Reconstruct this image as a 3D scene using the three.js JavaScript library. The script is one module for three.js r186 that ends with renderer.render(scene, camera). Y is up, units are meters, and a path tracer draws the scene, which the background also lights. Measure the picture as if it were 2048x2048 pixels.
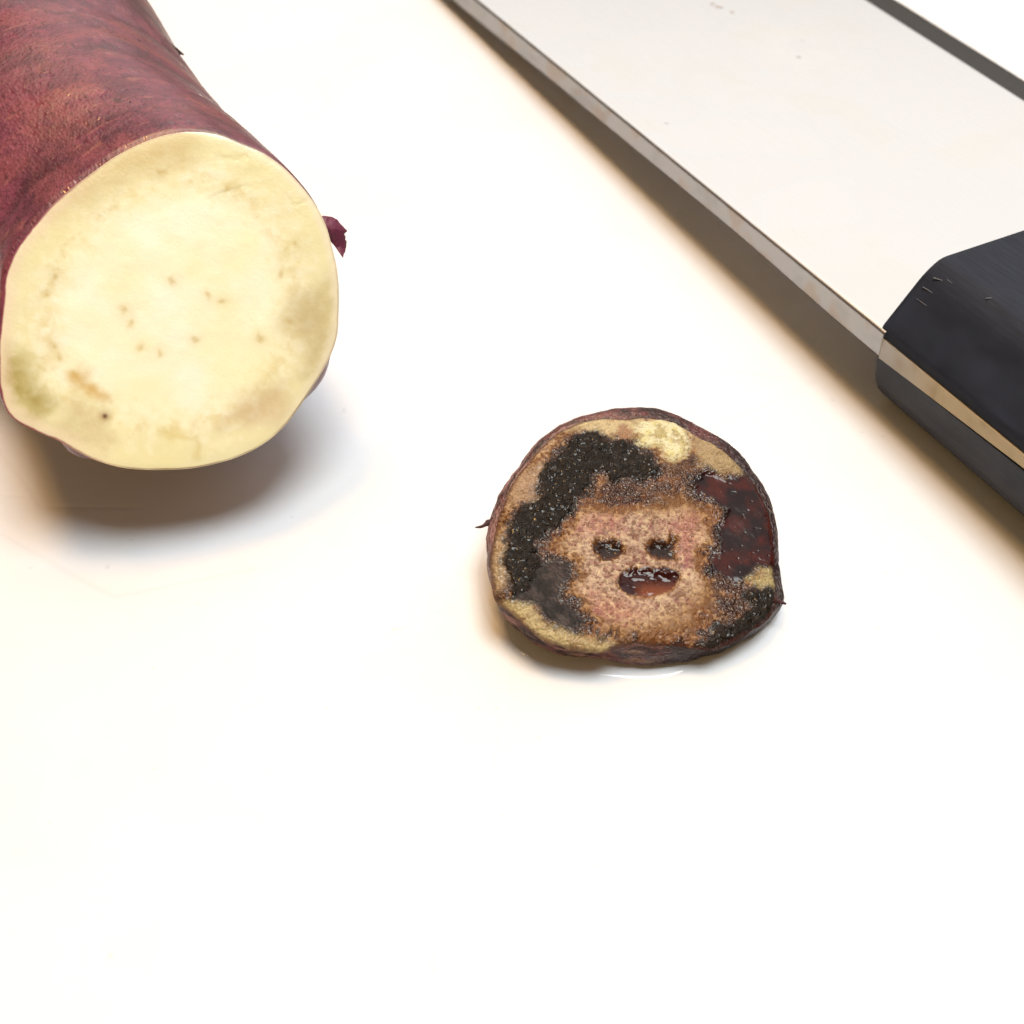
import * as THREE from 'three';
import { mergeGeometries, mergeVertices } from 'three/addons/utils/BufferGeometryUtils.js';

// ---------------------------------------------------------------- camera, air, lamps, exposure
const MM = 0.001;
const scene = new THREE.Scene();
const camera = new THREE.PerspectiveCamera(46, 1, 0.01, 20);
const EL = 47 * Math.PI / 180, DIST = 118 * MM;
camera.position.set(0, DIST * Math.sin(EL), DIST * Math.cos(EL));
camera.lookAt(0, 0, 0);
camera.focus = 0.111;
camera.userData.fStop = 42;
scene.background = new THREE.Color().setRGB(0.13, 0.108, 0.08);   // the dim warm room around the board

function spot(name, at, color, cd, radius) {
  const l = new THREE.SpotLight(new THREE.Color().setRGB(...color), cd, 0, 0.5, 0.6, 2);
  l.name = name; l.position.set(...at); l.target.position.set(0.01, 0, -0.03);
  l.castShadow = true; l.shadow.radius = radius / 0.02; l.shadow.mapSize.set(2048, 2048);
  l.shadow.camera.near = 0.1; l.shadow.camera.far = 3;
  scene.add(l, l.target); return l;
}
spot('cool_kitchen_lamp', [0.165, 0.92, 0.0], [0.93, 0.98, 0.96], 3.0, 0.23);
spot('warm_kitchen_lamp', [-0.17, 0.92, -0.23], [1.0, 0.56, 0.2], 1.55, 0.13);
const glow = new THREE.RectAreaLight(new THREE.Color().setRGB(1.0, 0.985, 0.975), 1.1, 2.6, 2.05);   // bright wall behind the board
glow.name = 'bright_wall_lamp'; glow.position.set(0.42, 1.30, -1.5); glow.lookAt(0.02, 0, -0.04);
scene.add(glow);
const room = new THREE.RectAreaLight(new THREE.Color().setRGB(1.0, 0.57, 0.15), 0.95, 2.0, 1.2);   // warm lit room behind the photographer
room.name = 'warm_room_lamp'; room.position.set(-0.5, 0.95, 1.5); room.lookAt(0, 0, 0);
scene.add(room);
const renderer = new THREE.WebGLRenderer({ antialias: true });
renderer.toneMapping = THREE.LinearToneMapping;
renderer.toneMappingExposure = 1;
renderer.shadowMap.enabled = true;

// ---------------------------------------------------------------- helpers
const clamp = (x, a = 0, b = 1) => Math.min(b, Math.max(a, x));
const lerp = (a, b, t) => a + (b - a) * t;
const sm = (a, b, x) => { const t = clamp((x - a) / (b - a)); return t * t * (3 - 2 * t); };
function hash(x, y, s) { let h = Math.imul(x | 0, 374761393) ^ Math.imul(y | 0, 668265263) ^ Math.imul(s | 0, 974634777); h = Math.imul(h ^ (h >>> 13), 1274126177); h ^= h >>> 16; return (h >>> 0) / 4294967296; }
function vn(x, y, s = 0) {
  const i = Math.floor(x), j = Math.floor(y), fx = x - i, fy = y - j, u = fx * fx * (3 - 2 * fx), v = fy * fy * (3 - 2 * fy);
  return lerp(lerp(hash(i, j, s), hash(i + 1, j, s), u), lerp(hash(i, j + 1, s), hash(i + 1, j + 1, s), u), v);
}
function fbm(x, y, s = 0, o = 4) { let a = 0, w = 0.5, t = 0; for (let k = 0; k < o; k++) { a += w * vn(x, y, s + k * 17); t += w; w *= 0.5; x = x * 2.03 + 11.3; y = y * 2.03 + 5.7; } return a / t; }
let rs = 7; const rnd = () => { rs = (rs + 0x6d2b79f5) | 0; let t = Math.imul(rs ^ (rs >>> 15), 1 | rs); t = (t + Math.imul(t ^ (t >>> 7), 61 | t)) ^ t; return ((t ^ (t >>> 14)) >>> 0) / 4294967296; };
const toLin = (c) => { c /= 255; return c <= 0.04045 ? c / 12.92 : ((c + 0.055) / 1.055) ** 2.4; };
const toS = (c) => { c = clamp(c); return 255 * (c <= 0.0031308 ? c * 12.92 : 1.055 * c ** (1 / 2.4) - 0.055); };
const C = (r, g, b) => [toLin(r), toLin(g), toLin(b)];
const mixc = (a, b, t) => [lerp(a[0], b[0], t), lerp(a[1], b[1], t), lerp(a[2], b[2], t)];
const sc3 = (a, k) => [a[0] * k, a[1] * k, a[2] * k];

// textures in one go: f(u, v) -> { c: linear rgb, r: roughness, h: height 0..1 }
function bake(w, h, f, want = 'crh', repeat = false) {
  const px = (n) => new Uint8Array(w * h * 4).fill(255);
  const c = want.includes('c') && px(), r = want.includes('r') && px(), b = want.includes('h') && new Float32Array(w * h * 4);
  for (let j = 0; j < h; j++) for (let i = 0; i < w; i++) {
    const o = f((i + 0.5) / w, (j + 0.5) / h), k = 4 * (j * w + i);
    if (c) { c[k] = toS(o.c[0]) + 0.5; c[k + 1] = toS(o.c[1]) + 0.5; c[k + 2] = toS(o.c[2]) + 0.5; }
    if (r) { r[k] = r[k + 1] = r[k + 2] = 255 * clamp(o.r); }
    if (b) { b[k] = b[k + 1] = b[k + 2] = clamp(o.h); b[k + 3] = 1; }
  }
  const tex = (d, type, srgb) => {
    if (!d) return null;
    const t = new THREE.DataTexture(d, w, h, THREE.RGBAFormat, type);
    t.magFilter = THREE.LinearFilter; t.minFilter = THREE.LinearFilter; t.colorSpace = srgb ? THREE.SRGBColorSpace : THREE.NoColorSpace;
    t.wrapS = t.wrapT = repeat ? THREE.RepeatWrapping : THREE.ClampToEdgeWrapping; t.needsUpdate = true; return t;
  };
  return { map: tex(c, THREE.UnsignedByteType, true), roughnessMap: tex(r, THREE.UnsignedByteType), bumpMap: tex(b, THREE.FloatType) };
}
// signed distance to a polygon (negative inside), kept on a coarse grid of [-R, R] squared
function sdf(poly, R, N = 200) {
  const n = poly.length / 2, g = new Float32Array(N * N);
  for (let j = 0; j < N; j++) for (let i = 0; i < N; i++) {
    const x = (i / (N - 1) * 2 - 1) * R, y = (j / (N - 1) * 2 - 1) * R; let d = 1e9, s = 1;
    for (let a = 0, b = n - 1; a < n; b = a++) {
      const ax = poly[2 * a], ay = poly[2 * a + 1], bx = poly[2 * b], by = poly[2 * b + 1], ex = bx - ax, ey = by - ay, wx = x - ax, wy = y - ay;
      const t = clamp((wx * ex + wy * ey) / (ex * ex + ey * ey)), qx = wx - ex * t, qy = wy - ey * t; d = Math.min(d, qx * qx + qy * qy);
      const c1 = y >= ay, c2 = y < by, c3 = ex * wy > ey * wx; if ((c1 && c2 && c3) || (!c1 && !c2 && !c3)) s = -s;
    }
    g[j * N + i] = s * Math.sqrt(d);
  }
  return (x, y) => {
    const u = clamp((x / R + 1) / 2) * (N - 1.001), v = clamp((y / R + 1) / 2) * (N - 1.001), i = u | 0, j = v | 0, a = u - i, b = v - j, k = j * N + i;
    return lerp(lerp(g[k], g[k + 1], a), lerp(g[k + N], g[k + N + 1], a), b);
  };
}
const segd = (x, y, l) => { let d = 1e9; for (let a = 0; a + 3 < l.length; a += 2) { const ex = l[a + 2] - l[a], ey = l[a + 3] - l[a + 1], wx = x - l[a], wy = y - l[a + 1], t = clamp((wx * ex + wy * ey) / (ex * ex + ey * ey)); d = Math.min(d, Math.hypot(wx - ex * t, wy - ey * t)); } return d; };

const V3 = (x, y, z) => new THREE.Vector3(x, y, z);
function geo(pos, idx, uv) {                                        // positions in millimetres
  const g = new THREE.BufferGeometry();
  g.setAttribute('position', new THREE.Float32BufferAttribute(pos.map((p) => p * MM), 3));
  if (uv) g.setAttribute('uv', new THREE.Float32BufferAttribute(uv, 2));
  g.setIndex(idx); g.computeVertexNormals(); return g;
}
function grid(rows, cols, fn, closed = true) {                      // fn(row, col) -> [x, y, z, u, v]; the seam is doubled for uv and its normals are joined
  const pos = [], uv = [], idx = [], nc = cols + 1;
  for (let j = 0; j < rows; j++) for (let i = 0; i <= cols; i++) { const p = fn(j, i); pos.push(p[0], p[1], p[2]); uv.push(p[3], p[4]); }
  for (let j = 0; j < rows - 1; j++) for (let i = 0; i < cols; i++) { const a = j * nc + i; idx.push(a, a + 1, a + nc, a + 1, a + nc + 1, a + nc); }
  const g = geo(pos, idx, uv);
  if (closed) { const n = g.attributes.normal; for (let j = 0; j < rows; j++) { const a = j * nc, b = a + cols, m = V3(n.getX(a) + n.getX(b), n.getY(a) + n.getY(b), n.getZ(a) + n.getZ(b)).normalize(); n.setXYZ(a, m.x, m.y, m.z); n.setXYZ(b, m.x, m.y, m.z); } }
  return g;
}
function mesh(name, g, m, parent = scene, label) {
  const o = new THREE.Mesh(g, m); o.name = name; o.castShadow = o.receiveShadow = true; parent.add(o);
  if (label) o.userData.label = label; return o;
}
function thing(name, label, category, at) { const o = new THREE.Group(); o.name = name; o.userData = { label, category }; if (at) o.position.set(at[0] * MM, at[1] * MM, at[2] * MM); scene.add(o); return o; }
const std = (p) => new THREE.MeshStandardMaterial(p), phy = (p) => new THREE.MeshPhysicalMaterial(p);
const wrapR = (r, th) => { const n = r.length, t = ((th / (2 * Math.PI)) % 1 + 1) % 1 * n, i = Math.floor(t), f = t - i, a = r[(i + n - 1) % n], b = r[i % n], c = r[(i + 1) % n], d = r[(i + 2) % n]; return b + 0.5 * f * (c - a + f * (2 * a - 5 * b + 4 * c - d + f * (3 * (b - c) + d - a))); };

// ---------------------------------------------------------------- cutting board
{
  const X0 = -165, X1 = 165, Z0 = -124, Z1 = 122, R = 7, TH = 14;
  const W = X1 - X0, D = Z1 - Z0;
  const cuts = [];
  for (let k = 0; k < 150; k++) {
    const a = (rnd() < 0.6 ? 0.62 : -0.5) + (rnd() - 0.5) * 1.0, L = 6 + 30 * rnd() * rnd(), x = X0 + W * rnd(), z = Z0 + D * rnd();
    cuts.push([x, z, x + Math.cos(a) * L, z + Math.sin(a) * L, 0.3 + 0.7 * rnd(), rnd()]);
  }
  const N = 1100, cell = 12, bins = new Map();
  cuts.forEach((c, k) => { const n = Math.ceil(Math.hypot(c[2] - c[0], c[3] - c[1]) / 6); for (let i = 0; i <= n; i++) for (const dx of [-3, 3]) for (const dz of [-3, 3]) { const key = Math.floor((lerp(c[0], c[2], i / n) + dx) / cell) + ',' + Math.floor((lerp(c[1], c[3], i / n) + dz) / cell); if (!bins.has(key)) bins.set(key, new Set()); bins.get(key).add(k); } });
  const t = bake(N, N, (u, v) => {
    const x = X0 + W * u, z = Z1 - D * v;
    let c = [0.70, 0.715, 0.77], h = 0.6 + 0.12 * fbm(x * 2.2, z * 2.2, 3, 3), y = 0;
    const big = fbm(x * 0.035, z * 0.035, 5, 4);
    c = sc3(c, 1 - 0.03 * sm(0.5, 0.7, fbm(x * 0.05 + 50, z * 0.05, 8, 4))); y += 0.35 * sm(0.45, 0.75, big) + 0.2 * sm(0.55, 0.8, fbm(x * 0.16, z * 0.16, 9, 3));
    const set = bins.get(Math.floor(x / cell) + ',' + Math.floor(z / cell));
    if (set) for (const k of set) { const q = cuts[k], d = segd(x + 0.5 * (vn(z * 0.25, x * 0.1, k) - 0.5), z, q), w = Math.exp(-((d / 0.22) ** 2)) * q[4]; h -= 0.3 * w; y += 0.12 * w * q[5]; if (q[5] < 0.3) c = sc3(c, 1 - 0.05 * w);  }
    const sp = vn(x * 1.4, z * 1.4, 31); if (sp > 0.985) c = sc3(c, 0.86);
    c = [c[0], c[1] * (1 - 0.02 * y), c[2] * (1 - 0.10 * clamp(y))];
    return { c, r: 0.5 + 0.12 * fbm(x * 0.3, z * 0.3, 4, 3), h };
  });
  const s = new THREE.Shape(), hw = W / 2 * MM, hd = D / 2 * MM, r = 12 * MM, b = 1.5 * MM;
  const x = hw - b, y = hd - b;
  s.moveTo(-x + r, -y); s.lineTo(x - r, -y); s.absarc(x - r, -y + r, r, -Math.PI / 2, 0); s.lineTo(x, y - r); s.absarc(x - r, y - r, r, 0, Math.PI / 2); s.lineTo(-x + r, y); s.absarc(-x + r, y - r, r, Math.PI / 2, Math.PI); s.lineTo(-x, -y + r); s.absarc(-x + r, -y + r, r, Math.PI, 1.5 * Math.PI);
  const g = new THREE.ExtrudeGeometry(s, { depth: TH * MM - 2 * b, bevelEnabled: true, bevelSize: b, bevelThickness: b, bevelSegments: 4, curveSegments: 12 });
  g.translate(0, 0, -(TH * MM - b)); g.rotateX(-Math.PI / 2);
  const p = g.attributes.position, uv = g.attributes.uv;
  for (let i = 0; i < p.count; i++) uv.setXY(i, (p.getX(i) / MM + W / 2) / W, (D / 2 - p.getZ(i) / MM) / D);
  const m = mesh('cutting_board', g, std({ map: t.map, roughnessMap: t.roughnessMap, bumpMap: t.bumpMap, bumpScale: 0.00018 }));
  m.position.set((X0 + X1) / 2 * MM, 0, (Z0 + Z1) / 2 * MM);
  m.userData = { label: 'white plastic cutting board with faint knife scratches under everything', category: 'cutting board' };
}

// ---------------------------------------------------------------- sweet potato with its cut end towards the camera
const POT = (() => {
  const az = 20 * Math.PI / 180, el = 42 * Math.PI / 180;
  const n = V3(Math.sin(az) * Math.cos(el), Math.sin(el), Math.cos(az) * Math.cos(el)), U = V3(Math.cos(az), 0, -Math.sin(az)), V = V3().crossVectors(n, U);
  const face = [15.38, 15.57, 15.91, 16.12, 16.19, 16.26, 16.19, 15.91, 15.9, 15.62, 15.14, 14.54, 13.96, 13.46, 13.03, 12.83, 12.81, 12.89, 12.98, 13.29, 13.61, 13.83, 13.89, 14.15, 14.74, 15.42, 16.3, 16.8, 16.19, 15.52, 15.39, 15.31, 15.15, 14.9, 14.74, 14.71, 14.69, 14.75, 14.8, 14.78, 14.66, 14.5, 14.46, 14.62, 14.89, 15.08, 15.05, 15.18];
  const cf = V3(-30.6, 20, -6.67);
  const al = 0.4946, ab = V3(-Math.sin(al), 0, -Math.cos(al)), e1 = V3(Math.cos(al), 0, -Math.sin(al)), e2 = V3(0, 1, 0), T = 132;
  const rad = (th) => wrapR(face, th);
  const at = (th, r, h = 0) => cf.clone().addScaledVector(U, r * Math.cos(th)).addScaledVector(V, r * Math.sin(th)).addScaledVector(n, h);
  const RT = [[0, 15], [12, 15.96], [28, 16.6], [60, 21.05], [95, 21.9], [112, 17.5], [122, 11.5], [128, 6], [131, 2.5], [132, 0.6]];
  const Rof = (t) => { for (let k = 1; k < RT.length; k++) if (t <= RT[k][0]) { const [a, b] = [RT[k - 1], RT[k]], f = (t - a[0]) / (b[0] - a[0]); return lerp(a[1], b[1], k < 5 ? f * 0.5 + 0.5 * f * f * (3 - 2 * f) : f); } return 0.6; };
  function body(th, t) {
    const F = at(th, rad(th)).sub(cf), s = F.dot(ab), rp = F.clone().addScaledVector(ab, -s);
    let w = clamp(t / 22); w = w * w * (3 - 2 * w);
    const R = Rof(t), hc = lerp(20, Math.max(R, t > 95 ? 21.9 : 0) + 0.2, w), tail = t > 95 ? 21.9 - Rof(t) : 0;
    const q = e1.clone().multiplyScalar(Math.cos(th)).addScaledVector(e2, Math.sin(th)), dir = rp.clone().normalize().lerp(q, w).normalize();
    const p = cf.clone().addScaledVector(ab, s + t * (1 - s / T)).addScaledVector(rp, 1 - w).addScaledVector(q, w * R);
    p.y += hc - 20 - tail * 0.25; p.addScaledVector(e1, -8.06 * (t / 60) ** 2 * (t > 60 ? 60 / t : 1));
    return { p, dir };
  }
  return { n, U, V, cf, ab, e1, rad, at, body, T };
})();
{
  const P = POT, root = thing('sweet_potato', 'raw purple-red sweet potato lying with its pale cut end facing forward', 'sweet potato', [P.cf.x, 0, P.cf.z]);
  const o3 = V3(P.cf.x, 0, P.cf.z);
  // skin
  const rel = (u, t) => {                                            // lumps and wrinkles in millimetres, u around in 0..1, t along
    const a = u * 2 * Math.PI, cx = Math.cos(a) * 16, cz = Math.sin(a) * 16;
    const warp = 4 * (fbm(cx * 0.12 + 40, cz * 0.12 + t * 0.05, 61, 2) - 0.5);
    const wr = fbm((t + warp) * 0.42, 3 + cx * 0.045 + cz * 0.04, 71, 3);
    return { lump: 0.9 * (fbm(cx * 0.09 + t * 0.05, cz * 0.09 + t * 0.03, 51, 3) - 0.5) * sm(1, 14, t), wr };
  };
  const NA = 220, NT = 210;
  const tOf = (j) => { const f = j / (NT - 1); return P.T * (0.35 * f + 0.65 * f * f); };
  const skin = grid(NT, NA, (j, i) => {
    const u = (i % NA) / NA, th = u * 2 * Math.PI, t = tOf(j), b = P.body(th, t), r = rel(u, t);
    let d = r.lump + 0.26 * (r.wr - 0.5) * sm(0.5, 5, t) - 0.22 * (1 - sm(0, 0.9, t));
    const da = (c0) => Math.atan2(Math.sin(th - c0), Math.cos(th - c0)); d += (1.7 * Math.exp(-((da(-0.75) / 0.24) ** 2)) + 1.1 * Math.exp(-((da(-2.3) / 0.13) ** 2))) * sm(0.0, 1.8, t) * (1 - sm(6, 14, t));
    const p = b.p.addScaledVector(b.dir, d + 0.10); p.addScaledVector(P.n, -0.12 * (1 - sm(0, 0.9, t))); p.y = Math.max(p.y, 0.05);
    return [p.x - o3.x, p.y, p.z - o3.z, i / NA, t / P.T];
  });
  const st = bake(1100, 1000, (u, v) => {
    const a = u * 2 * Math.PI, t = v * P.T, cx = Math.cos(a) * 17, cz = Math.sin(a) * 17, q = cx * 0.7 + t, w = cz * 0.7 - 0.35 * t + cx * 0.4;
    const arc = u * 107, r = rel(u, t);
    const m1 = fbm(cx * 0.16 + t * 0.13, cz * 0.16 - t * 0.1, 11, 4), m2 = fbm(arc * 1.1, t * 1.1, 13, 3), f = vn(arc * 4.2, t * 4.2, 19), f2 = vn(arc * 7.5, t * 7.5, 23);
    let c = mixc(C(102, 36, 66), C(156, 74, 98), sm(0.25, 0.75, m1 * 0.6 + m2 * 0.4));
    c = mixc(c, C(78, 20, 42), 0.4 * sm(0.45, 0.75, fbm(arc * 0.22, t * 0.3, 29, 4)));
    c = mixc(c, C(184, 96, 96), 0.35 * sm(0.52, 0.72, fbm(arc * 0.3 + 9, t * 0.35, 37, 3)));
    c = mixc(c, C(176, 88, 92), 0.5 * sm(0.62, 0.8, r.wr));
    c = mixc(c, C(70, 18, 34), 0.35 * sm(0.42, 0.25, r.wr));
    c = sc3(c, 0.6 + 0.75 * (0.5 * f + 0.5 * f2));
    const lent = vn(arc * 0.55, t * 1.3, 43); c = mixc(c, C(196, 120, 112), 0.5 * sm(0.86, 0.95, lent));
    const dust = vn(arc * 3.1, t * 3.1, 47); c = mixc(c, C(30, 14, 20), 0.5 * sm(0.8, 0.95, dust));
    c = mixc(c, C(120, 40, 62), 0.4 * (1 - sm(0.2, 1.2, t + 0.6 * m2)));
    const rt = sm(0.35, 0.6, Math.cos(a)) * sm(-0.75, -0.6, Math.sin(a)); c = mixc(c, C(225, 214, 190), rt * (1 - sm(0.25, 0.55, t)));
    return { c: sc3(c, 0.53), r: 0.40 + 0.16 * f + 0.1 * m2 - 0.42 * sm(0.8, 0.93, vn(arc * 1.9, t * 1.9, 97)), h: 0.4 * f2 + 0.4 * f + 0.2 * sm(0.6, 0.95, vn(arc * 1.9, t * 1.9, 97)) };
  }, 'crh', true);
  const skinMat = phy({ map: st.map, roughnessMap: st.roughnessMap, bumpMap: st.bumpMap, bumpScale: 0.00012, sheen: 1.0, sheenRoughness: 0.55, sheenColor: new THREE.Color().setRGB(1, 0.95, 0.96), specularIntensity: 1, clearcoat: 0.5, clearcoatRoughness: 0.32 });
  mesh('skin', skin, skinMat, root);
  // cut flesh
  const spots = [-8.8, 4.3, -10.1, 3, -10.6, -1.3, -10.2, -2.3, -9.2, -4.3, 0.6, 2.1, -3.5, -0.8, -3.9, 0.4, -3.2, -2.9, 1.6, -3.3, 7.2, -4.8, 10.2, 0.8, 12.2, 3.2, 7.5, 9.1, 1.9, 11.5, -1.9, -3.9, 3.4, 0.2, 4.8, -0.6, 9.8, -3.5];
  const RR = 18, S = (l) => sdf(l, RR, 110);
  const olive = S([-14.3, -0.5, -13, -1.9, -12.4, -4.9, -11.8, -6.6, -13.6, -7.1, -15.2, -5.1, -15.5, -3.3]), ochre = S([-9.8, -3.9, -8.1, -4.1, -8.6, -5.1, -7.2, -6.3, -7.3, -7, -8.8, -6.6, -9.6, -5.1]);
  const browntop = S([-9.5, 9.2, -6.7, 11.5, -1.9, 14, 3.2, 15, 6, 14.4, 4.9, 12.1, -0.5, 11.7, -5.2, 10]), brownR = S([10.3, -1.7, 12.9, -1.4, 14.7, -0.8, 14.3, -4.4, 13.3, -6.6, 11.5, -8.8, 9.7, -8.6, 10.8, -6, 9.5, -3.9]);
  const brownBR = S([3.8, -9.6, 7.7, -9.1, 8.1, -11.1, 6.9, -12.2, 4.2, -12, 2, -11.3]), greyBL = S([-12.2, -8.1, -10, -6.4, -8, -8.6, -7.4, -10.6, -9.1, -11.3, -11.3, -9.7]);
  const squig = [-3.7, -10.9, -2.8, -11.5, -1, -11.8, -0.9, -12.9, -1.4, -13.7], ridges = [[6, 8.3, 7.4, 8.7, 9.5, 8.8], [12.5, 7.7, 13.1, 6.7, 14.1, 6.6], [7.5, 11.7, 8.9, 11.7, 10, 11.8]];
  const ft = bake(860, 860, (u, v) => {
    const x = (u * 2 - 1) * RR, y = (v * 2 - 1) * RR, th = Math.atan2(y, x), r = Math.hypot(x, y), e = P.rad(th) - r;      // e: millimetres in from the rim
    const wx = x + 1.1 * (fbm(x * 0.7, y * 0.7, 3, 3) - 0.5), wy = y + 1.1 * (fbm(x * 0.7, y * 0.7, 7, 3) - 0.5);
    const f = fbm(x * 1.6, y * 1.6, 13, 3), g = fbm(x * 0.28, y * 0.28, 17, 3), rn = r / (r + e);
    let c = mixc(C(252, 251, 232), C(247, 244, 206), sm(0.15, 0.85, g));
    c = mixc(c, C(232, 224, 170), 0.75 * sm(0.55, 0.95, rn + 0.35 * (f - 0.5)));
    const ring = Math.exp(-(((rn - 0.74 - 0.08 * (g - 0.5)) / 0.06) ** 2));
    c = mixc(c, C(214, 190, 118), 0.42 * ring * sm(0.32, 0.78, fbm(x * 1.3 + 30, y * 1.3, 23, 3)));
    for (let k = 0; k < spots.length; k += 2) { const d = Math.hypot(wx - spots[k], wy - spots[k + 1]); if (d < 2) c = mixc(c, C(196, 168, 88), 0.42 * Math.exp(-((d / 0.3) ** 2)) + 0.18 * Math.exp(-((d / 0.75) ** 2))); }
    const reg = (fn, col, soft, amt) => { const d = fn(wx, wy); if (d < soft) c = mixc(c, col, amt * sm(soft, -soft * 0.9, d) * (0.8 + 0.4 * f)); };
    reg(olive, C(164, 146, 70), 1.3, 0.8); reg(ochre, C(206, 166, 82), 0.7, 0.75); reg(browntop, C(206, 182, 126), 2.0, 0.7); reg(brownR, C(186, 166, 120), 1.9, 0.68); reg(brownBR, C(202, 176, 136), 1.6, 0.7); reg(greyBL, C(214, 200, 158), 1.0, 0.75);
    const sq = segd(wx, wy, squig); c = mixc(c, C(212, 194, 124), 0.5 * Math.exp(-((sq / 0.4) ** 2)));
    const hd = Math.hypot(x + 7.9, y + 8.3); c = mixc(c, C(150, 105, 60), 0.5 * Math.exp(-((hd / 0.55) ** 2))); c = mixc(c, C(88, 44, 26), 0.95 * Math.exp(-((hd / 0.22) ** 2)));
    // pale cortex, pink just under the skin on the left
    const left = sm(-0.2, -0.9, Math.cos(th + 0.15)), right = sm(0.3, 0.9, Math.cos(th));
    c = mixc(c, C(240, 232, 214), (0.04 + 0.5 * right) * sm(1.1, 0.3, e + 0.5 * (f - 0.5)));
    c = mixc(c, C(236, 214, 200), 0.5 * left * sm(1.7, 0.3, e + 0.6 * (f - 0.5)));
    c = mixc(c, C(134, 52, 78), (0.25 + 0.75 * left) * sm(0.24, 0.06, e + 0.1 * (f - 0.5)));
    let h = 0.4 + 0.1 * (f - 0.5) + 0.06 * vn(x * 6, y * 6, 5) - 0.3 * Math.exp(-((hd / 0.25) ** 2));
    let gl = 0; for (const l of ridges) { const d = segd(wx, wy, l) + 0.05 * vn(x * 5, y * 5, 9); gl = Math.max(gl, Math.exp(-((d / 0.3) ** 2))); h += 0.2 * Math.exp(-((d / 0.3) ** 2)); }
    
    return { c: sc3(c, 0.87), r: lerp(0.30 + 0.25 * f, 0.08, gl), h };
  });
  const fleshMat = phy({ map: ft.map, roughnessMap: ft.roughnessMap, bumpMap: ft.bumpMap, bumpScale: 0.00013, clearcoat: 0.5, clearcoatRoughness: 0.12 });
  const NR = 90, NF = 260;
  const flesh = grid(NR, NF, (j, i) => {
    const th = (i % NF) / NF * 2 * Math.PI, f = 1 - (1 - j / (NR - 1)) ** 1.5, R = P.rad(th), r = R * f, e = R - r, x = r * Math.cos(th), y = r * Math.sin(th);
    const h = 0.18 * (fbm(x * 0.22, y * 0.22, 33, 3) - 0.5) + 0.03 * (fbm(x * 1.2, y * 1.2, 35, 2) - 0.5) - 0.1 * Math.exp(-e / 0.5);
    const p = P.at(th, r, h); return [p.x - o3.x, p.y, p.z - o3.z, x / RR / 2 + 0.5, y / RR / 2 + 0.5];
  });
  mesh('cut_flesh', flesh, fleshMat, root, 'pale yellow cut face with a ring of small ochre spots');
  // torn flap of skin at the right of the cut, and a dark rootlet further back
  const FL = [[5.15, 15.1, 15.5], [4.95, 15.12, 16.3], [4.6, 15.2, 16.72], [4.2, 15.25, 16.85], [3.75, 15.3, 17.15], [3.45, 15.36, 17.35], [3.25, 15.4, 17.02], [2.8, 15.5, 17.0], [2.45, 15.72, 17.06], [2.1, 15.9, 16.98], [1.7, 16.02, 16.75], [1.35, 16.14, 16.45], [1.1, 16.22, 16.3]];
  const flr = (y, k) => { for (let q = 1; q < FL.length; q++) if (y >= FL[q][0]) return lerp(FL[q - 1][k], FL[q][k], (FL[q - 1][0] - y) / (FL[q - 1][0] - FL[q][0])); return FL[FL.length - 1][k]; };
  const sheet = (off, flip) => { const g = grid(60, 20, (j, i) => { const y = lerp(5.15, 1.1, j / 59), q = i / 20, x0 = flr(y, 1), x1 = flr(y, 2) + 0.1 * (vn(y * 7, 3, 9) - 0.5), x = lerp(x0, x1, q), b = x - 15.1, edge = Math.min(1, 6 * Math.min(q, 1 - q)) , h = -0.5 - 0.2 * b * b + 0.28 * Math.sin(y * 1.9 + 0.6 * b) + 0.12 * (fbm(x * 2, y * 2, 5, 2) - 0.5) + off * edge, p = P.at(0, 0, h).addScaledVector(P.U, x).addScaledVector(P.V, y); return [p.x - o3.x, p.y, p.z - o3.z, 0.3 + b * 0.01, 0.3 + y * 0.008]; }, false); return g; };
  mesh('skin_flap', mergeGeometries([sheet(0.09), sheet(-0.09)]), std({ color: new THREE.Color().setRGB(0.12, 0.016, 0.046), roughness: 0.55, bumpMap: st.bumpMap, bumpScale: 0.0001, side: THREE.DoubleSide }), root, 'torn dark magenta flap of skin');
  const rb = P.body(0.44, 35), rt = new THREE.CatmullRomCurve3([rb.p.clone().addScaledVector(rb.dir, -0.5).addScaledVector(P.ab, 2), rb.p.clone().addScaledVector(rb.dir, 0.15).addScaledVector(P.ab, -0.6), rb.p.clone().addScaledVector(rb.dir, 0.55).addScaledVector(P.ab, -2.2)].map((p) => p.sub(o3).multiplyScalar(MM)));
  const rg = new THREE.TubeGeometry(rt, 14, 0.6 * MM, 9), rp = rg.attributes.position;
  for (let i = 0; i < rp.count; i++) { const k = Math.floor(i / 10) / 14, c = rt.getPoint(k), w = 1.05 - 0.95 * k; rp.setXYZ(i, lerp(c.x, rp.getX(i), w), lerp(c.y, rp.getY(i), w), lerp(c.z, rp.getZ(i), w)); }
  rg.computeVertexNormals();
  mesh('rootlet', rg, std({ color: new THREE.Color().setRGB(0.03, 0.012, 0.014), roughness: 0.8 }), root);
}

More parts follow.
